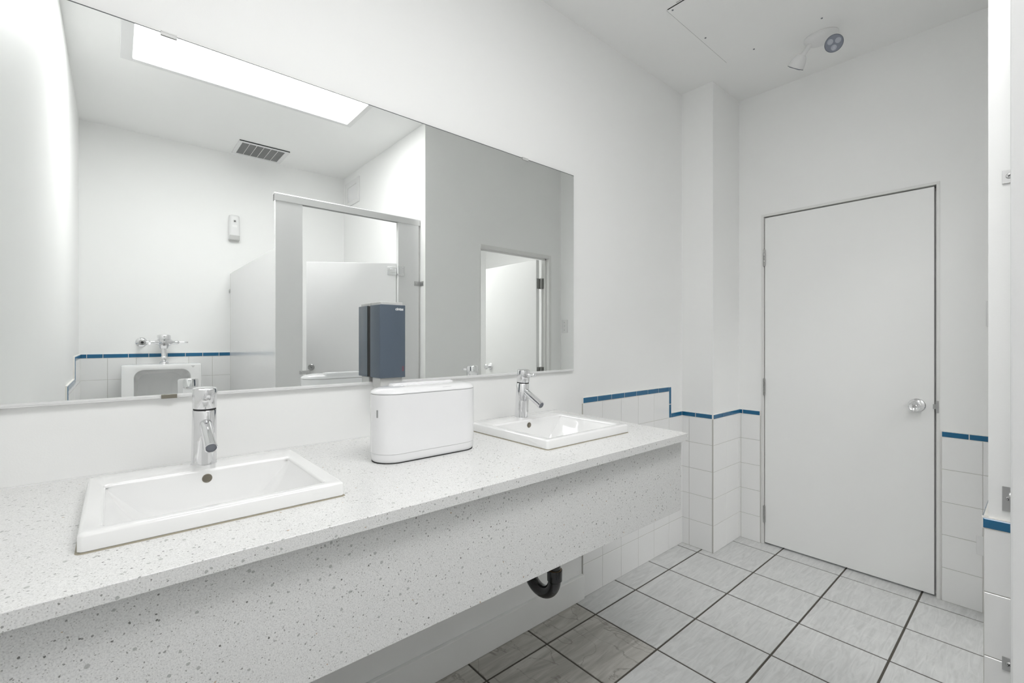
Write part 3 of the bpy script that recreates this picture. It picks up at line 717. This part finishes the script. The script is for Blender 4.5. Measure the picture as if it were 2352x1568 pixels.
bm = bmesh.new(); lathe(bm, (0.148, YB+0.127, vz), (0,1,0), [(0,0.020),(0.001,0.0145),(0.006,0.013),(0.007,0.0095)], 32); build('stop_collar', bm, 'steel', t, smooth=True)
bm = bmesh.new(); lathe(bm, (0.148, YB+0.1335, vz), (0,1,0), [(0,0.009),(0.0012,0.009),(0.0012,0.0)], 24); build('stop_screw', bm, 'dark', t)
bm = bmesh.new(); lathe(bm, (vx, vy, uzt+0.0003), (0,0,1), [(0,0.0290),(0.004,0.0285),(0.012,0.021),(0.016,0.011),(0.019,0.0145),(0.030,0.0145),(0.034,0.0095),(0.036,0.0125),(0.050,0.0185),(0.053,0.0165),(0.110,0.0165)], 40); build('flush_tube', bm, 'chrome', t, smooth=True)

# ------------------------------------------------------------ toilet stall
PF = 0.0235; PT = 0.030; PXL0, PXL1, PXR0, PXR1 = 0.708, 0.860, 1.490, 1.652
t = thing('toilet_stall', (1.18, PF, 0), 'white laminate toilet stall with top rail and half open door in the mirror', 'toilet stall')
PB = 0.30
for a0, a1 in ((PXL0, PXL1), (PXR0, PXR1)):
    build('pilaster', B(a0, a1, PF-PT, PF, 0.10, 2.090), 'laminate', t, bevel=0.002)
    build('pilaster_shoe', B(a0-0.003, a1+0.003, PF-PT-0.003, PF+0.003, 0.001, 0.101), 'steel', t, bevel=0.001)
build('side_panel', B(0.716, 0.738, YB+0.014, PF-PT-0.001, PB, 1.815), 'laminate', t, bevel=0.002)
bm = bmesh.new(); prof = [(-0.0185, 2.088), (-0.0185, 2.128), (-0.014, 2.1335), (0.014, 2.1335), (0.0185, 2.128), (0.0185, 2.088), (0.0155, 2.088), (0.0155, 2.124), (-0.0155, 2.124), (-0.0155, 2.088)]
yc_ = PF-PT/2
loft(bm, [[(X1-0.001 if False else 1.660, yc_+a, z) for a, z in prof], [(0.703, yc_+a, z) for a, z in prof]])
build('headrail', bm, 'rail', t, smooth=True)
def ear(name, x, y, z, sx=1, L=0.034, hh=0.016):
    """two-ear bracket joining the pilaster face and the side wall"""
    bm = bmesh.new(); wx = x
    box(bm, wx-0.003, wx, y, y+0.045, z-hh, z+hh); box(bm, wx-L-0.014, wx, y, y+0.003, z-hh, z+hh)
    cyl(bm, (wx-0.003, y+0.033, z+0.001), (wx-0.0058, y+0.033, z+0.001), 0.0062, n=20, ch=0.001); cyl(bm, (wx-L-0.004, y+0.003, z), (wx-L-0.004, y+0.0055, z), 0.0055, n=18, ch=0.001)
    b1 = build(name, bm, 'steel', t, bevel=0.0012)
    bm = bmesh.new()
    for q in (0.0, PI/2): 
        c_, s_ = math.cos(q+.6)*0.0036, math.sin(q+.6)*0.0036
        n_ = Vector((0, -s_, c_)).normalized()*0.0007; o_ = Vector((wx-0.0059, y+0.033, z+0.001)); d_ = Vector((0, c_, s_))
        vs = [bm.verts.new(o_+d_+n_), bm.verts.new(o_+d_-n_), bm.verts.new(o_-d_-n_), bm.verts.new(o_-d_+n_)]; bm.faces.new(vs)
    build('screw_slot', bm, 'dark', b1)
ear('bracket', X1-0.0005, PF+0.0003, 1.671)
ear('bracket', X1-0.0005, PF+0.0003, 0.878, hh=0.030)
ear('bracket', X1-TT-0.0003, PF+0.0003, 0.475)
# wall bracket of the side panel
bm = bmesh.new(); box(bm, 0.712, 0.716, YB+0.001, YB+0.035, 1.655, 1.685); cyl(bm, (0.712, YB+0.022, 1.67), (0.708, YB+0.022, 1.67), 0.006, n=16)
build('bracket', bm, 'steel', t, bevel=0.001)
bm = bmesh.new(); box(bm, 0.712, 0.716, -0.02, 0.011, 1.655, 1.685); cyl(bm, (0.712, -0.005, 1.67), (0.7085, -0.005, 1.67), 0.0055, n=16)
build('bracket', bm, 'steel', t, bevel=0.001)
# keeper on the left pilaster
bm = bmesh.new(); box(bm, 0.842, 0.900, PF+0.0003, PF+0.0035, 1.062, 1.084); cyl(bm, (0.853, PF+0.0035, 1.073), (0.853, PF+0.006, 1.073), 0.005, n=16); box(bm, 0.885, 0.903, PF-0.016, PF+0.0003, 1.058, 1.086)
build('door_keeper', bm, 'steel', t, bevel=0.001)
# stall door, opened inward about the right pilaster
door = thing('tmp', (0,0,0), None, None); bpy.data.objects.remove(door)
hx, hy = 1.484, PF-0.018; ex_, ey_ = 1.003, -0.320
ang = math.atan2(ey_-hy, ex_-hx); dv = Vector((math.cos(ang), math.sin(ang), 0)); nv = Vector((dv.y, -dv.x, 0))
if nv.y < 0: nv = -nv
DW = 0.600
def dbox(bm, a0, a1, n0, n1, z0, z1):
    q = [Vector((hx, hy, 0)) + dv*a + nv*n for a, n in ((a0,n0),(a1,n0),(a1,n1),(a0,n1))]
    lo = [bm.verts.new((p.x, p.y, z0)) for p in q]; hi = [bm.verts.new((p.x, p.y, z1)) for p in q]
    bm.faces.new(hi); bm.faces.new(lo)
    for k in range(4): bm.faces.new((lo[k], lo[(k+1)%4], hi[(k+1)%4], hi[k]))
bm = bmesh.new(); dbox(bm, 0.002, DW, -0.022, 0.0, PB, 1.803); dd = build('stall_door', bm, 'laminate', t, bevel=0.002)
bm = bmesh.new(); dbox(bm, -0.004, 0.060, 0.0003, 0.003, 1.722, 1.778); dbox(bm, 0.0, 0.040, 0.003, 0.013, 1.736, 1.762)
box(bm, 1.488, 1.535, PF+0.0003, PF+0.003, 1.715, 1.785); cyl(bm, (1.488, PF+0.002, 1.727), (1.488, PF+0.002, 1.773), 0.007, n=18)
for q in (1.727, 1.773): cyl(bm, (1.526, PF+0.003, q), (1.526, PF+0.0055, q), 0.004, n=12)
build('hinge', bm, 'chrome', dd, bevel=0.0008)
lc = Vector((hx, hy, 1.082)) + dv*(DW-0.033) + nv*0.0003
bm = bmesh.new(); lathe(bm, lc, nv, [(0,0.0215),(0.003,0.0215),(0.005,0.019),(0.0045,0.0175),(0.0045,0.0)], 36); lt = build('latch_disc', bm, 'steel', dd, smooth=True)
bm = bmesh.new(); o_ = lc + nv*0.0049; a_ = (dv*0.75 + Vector((0,0,0.65))).normalized()*0.008; b_ = nv.cross(a_).normalized()*0.0011
vs = [bm.verts.new(o_+a_+b_), bm.verts.new(o_+a_-b_), bm.verts.new(o_-a_-b_), bm.verts.new(o_-a_+b_)]; bm.faces.new(vs); build('latch_slot', bm, 'dark', dd)

# ------------------------------------------------------------ small wall and ceiling items
# air freshener on the back wall
t = thing('air_freshener', (0.745, YB, 2.08), 'small white automatic air freshener high on the back wall', 'air freshener')
def fr(hw, z0, z1, y, top=0.006):
    c = 0.745; return [(c-hw*.86, y, z1), (c-hw*.5, y, z1+top), (c+hw*.5, y, z1+top), (c+hw*.86, y, z1), (c+hw*.98, y, z1-0.05), (c+hw, y, z0+0.04), (c+hw*.97, y, z0), (c-hw*.97, y, z0), (c-hw, y, z0+0.04), (c-hw*.98, y, z1-0.05)]
bm = bmesh.new(); loft(bm, [fr(0.040, 2.092, 2.294, YB+0.0005), fr(0.0415, 2.092, 2.295, YB+0.020), fr(0.039, 2.100, 2.292, YB+0.040), fr(0.030, 2.120, 2.283, YB+0.050), fr(0.02, 2.14, 2.27, YB+0.0525)]); build('housing', bm, 'plastic2', t, smooth=True)
bm = bmesh.new(); loft(bm, [[(0.745-0.037, YB+0.008, 2.084), (0.745+0.037, YB+0.008, 2.084), (0.745+0.037, YB+0.046, 2.092), (0.745-0.037, YB+0.046, 2.092)], [(0.745-0.041, YB+0.006, 2.128), (0.745+0.041, YB+0.006, 2.128), (0.745+0.036, YB+0.054, 2.130), (0.745-0.036, YB+0.054, 2.130)]]); build('base_cap', bm, 'lightgrey', t, bevel=0.004)
bm = bmesh.new(); lathe(bm, (0.745, YB+0.0515, 2.245), (0,1,0), [(0,0.0135),(0.002,0.0125),(0.0012,0.010),(0.0008,0.006)], 28); build('nozzle_ring', bm, 'lightgrey', t, smooth=True)
bm = bmesh.new(); lathe(bm, (0.745, YB+0.0525, 2.245), (0,1,0), [(0,0.006),(0.0012,0.006),(0.0012,0)], 20); build('nozzle', bm, 'dark', t)
bm = bmesh.new(); lathe(bm, (0.745, YB+0.0505, 2.276), (0,1,0), [(0,0.0025),(0.0012,0.0025),(0.0012,0)], 12); build('indicator', bm, 'dark', t)
bm = bmesh.new(); box(bm, 0.728, 0.762, YB+0.0522, YB+0.0532, 2.196, 2.214); build('sticker', bm, 'white_text', t)
# ceiling vent
t = thing('ceiling_vent', (0.9, -1.22, H), 'white ceiling vent grille with dark fine slats above the back wall', 'vent')
vx0, vx1, vy0, vy1 = 0.748, 1.054, -1.365, -1.105
bm = bmesh.new(); box(bm, 0.722, vx0, -1.398, -1.081, H-0.010, H-0.0003); box(bm, vx1, 1.086, -1.398, -1.081, H-0.010, H-0.0003); box(bm, vx0, vx1, -1.398, vy0, H-0.010, H-0.0003); box(bm, vx0, vx1, vy1, -1.081, H-0.010, H-0.0003)
for k in range(1, 6):
    xx = vx0+(vx1-vx0)*k/6; box(bm, xx-0.0016, xx+0.0016, vy0, vy1, H-0.010, H-0.0005)
build('frame', bm, 'plastic2', t, bevel=0.0008)
bm = bmesh.new(); nsl = 30
for k in range(nsl):
    yy = vy0+(vy1-vy0)*(k+0.5)/nsl
    vs = [bm.verts.new(p) for p in ((vx0, yy-0.0014, H-0.0085), (vx1, yy-0.0014, H-0.0085), (vx1, yy+0.0010, H-0.004), (vx0, yy+0.0010, H-0.004))]; bm.faces.new(vs)
build('slats', bm, 'greyprint', t)
build('backing', B(vx0, vx1, vy0, vy1, H-0.0014, H-0.0004), 'dark', t)
bm = bmesh.new(); box(bm, 0.724, 1.084, -1.0808, -1.0785, H-0.007, H-0.0003); build('shadow_strip', bm, 'dark', t)  # solid dark strip in place of shade along the vent frame
# vent grille on the stall side wall
t = thing('wall_vent', (X1, -1.2, 2.63), 'white square vent box high on the side wall above the stall', 'vent')
bm = bmesh.new(); wy0, wy1, wz0, wz1 = -1.388, -1.058, 2.515, 2.742
box(bm, X1-0.010, X1-0.0003, wy0, wy0+0.055, wz0, wz1); box(bm, X1-0.010, X1-0.0003, wy1-0.055, wy1, wz0, wz1); box(bm, X1-0.010, X1-0.0003, wy0+0.055, wy1-0.055, wz0, wz0+0.035); box(bm, X1-0.010, X1-0.0003, wy0+0.055, wy1-0.055, wz1-0.05, wz1)
build('frame', bm, 'plastic2', t, bevel=0.001)
build('cover_panel', B(X1-0.0025, X1-0.0003, wy0+0.055, wy1-0.055, wz0+0.035, wz1-0.05), 'plastic', t)
# emergency light
t = thing('emergency_light', (2.712, 0.742, H), 'white twin head emergency light on the ceiling near the door', 'emergency light')
bm = bmesh.new(); lathe(bm, (2.712, 0.742, H-0.0003), (0,0,-1), [(0,0.060),(0.004,0.061),(0.016,0.056),(0.026,0.046),(0.031,0.030),(0.032,0.0)], 44, sx=1.0, sy=1.25, u=(1,0,0)); build('canopy', bm, 'plastic2', t, smooth=True)
def head(p, d, joint):
    p = Vector(p); d = Vector(d).normalized()
    bm = bmesh.new(); lathe(bm, p-d*0.058, d, [(0,0.0),(0.0,0.020),(0.010,0.027),(0.030,0.035),(0.0565,0.0395),(0.0575,0.0390),(0.0575,0.037)], 40); hd = build('lamp_head', bm, 'plastic2', t, smooth=True)
    bm = bmesh.new(); lathe(bm, p+d*0.0005, d, [(0,0.0370),(0.001,0.0370),(0.001,0.0)], 36); build('lens', bm, 'lens', hd)
    bm = bmesh.new(); lathe(bm, p+d*0.0006, d, [(0,0.0392),(0.0016,0.0392),(0.0016,0.0362),(0,0.0362)], 36); build('rim', bm, 'lensrim', hd, smooth=True)
    u, v, _ = frame_of(d); bm = bmesh.new()
    for k in range(3):
        a = math.radians(90+120*k); c = p+d*0.0016+u*(0.0185*math.cos(a))+v*(0.0185*math.sin(a))
        lathe(bm, c, d, [(0,0.0128),(0.003,0.0125),(0.0035,0.010),(0.001,0.006),(0.002,0.0)], 24)
    build('led_lenses', bm, 'lens2', hd, smooth=True)
    bm = bmesh.new(); j0 = Vector(joint); e_ = p-d*0.050
    tube(bm, [j0, (j0+e_)/2+Vector((0,0,-0.002)), e_], [0.0125, 0.0125, 0.0125], 20); build('swivel', bm, 'plastic2', hd, smooth=True)
head((2.655, 0.672, 2.716), (-0.80, -0.30, -0.52), (2.712, 0.700, 2.780))
head((2.690, 0.850, 2.690), (0.30, 0.60, -0.74), (2.700, 0.790, 2.782))
# ceiling access hatch
t = thing('ceiling_hatch', (2.26, 0.8, H), 'large flush white access panel with screws in the ceiling', 'access panel')
build('hatch_panel', B(1.954, 2.575, 0.40, 1.155, H-0.0018, H-0.0003), 'ceil', t, bevel=0.0005)
bm = bmesh.new(); box(bm, 1.949, 1.954, 0.40, 1.150, H-0.0012, H-0.0002); box(bm, 1.940, 1.9415, 0.40, 1.10, H-0.0008, H-0.0002); box(bm, 1.954, 2.575, 1.155, 1.1562, H-0.001, H-0.0002)
build('gap_shadow', bm, 'dark', t)  # dark strips paint in the shadow gap along the hatch edges
for (sx_, sy_) in ((2.278, 1.130), (2.560, 1.006), (2.560, 0.697), (2.560, 0.46), (1.97, 1.135)):
    bm = bmesh.new(); cyl(bm, (sx_, sy_, H-0.0018), (sx_, sy_, H-0.0032), 0.0045, n=14); build('screw', bm, 'lensrim', t)
# light switch and blank plate on the door wall
t = thing('light_switch', (XE, 0.144, 1.39), 'white light switch plate on the wall right of the door', 'light switch')
build('plate', B(XE-0.006, XE-0.0003, 0.108, 0.178, 1.332, 1.449), 'plastic2', t, bevel=0.002)
bm = bmesh.new(); box(bm, XE-0.013, XE-0.006, 0.139, 0.147, 1.386, 1.400); build('toggle', bm, 'plastic2', t, bevel=0.001)
for zs_ in (1.425, 1.357):
    bm = bmesh.new(); cyl(bm, (XE-0.006, 0.143, zs_), (XE-0.0072, 0.143, zs_), 0.0035, n=12); build('screw', bm, 'greyprint', t)
t = thing('blank_plate', (XE, 0.17, 0.31), 'white blank cover plate low on the tiles right of the door', 'cover plate')
build('plate', B(XE-TT-0.006, XE-TT-0.0003, 0.122, 0.209, 0.268, 0.356), 'plastic2', t, bevel=0.002)
bm = bmesh.new(); cyl(bm, (XE-TT-0.006, 0.172, 0.311), (XE-TT-0.0072, 0.172, 0.311), 0.003, n=12); build('screw', bm, 'greyprint', t)
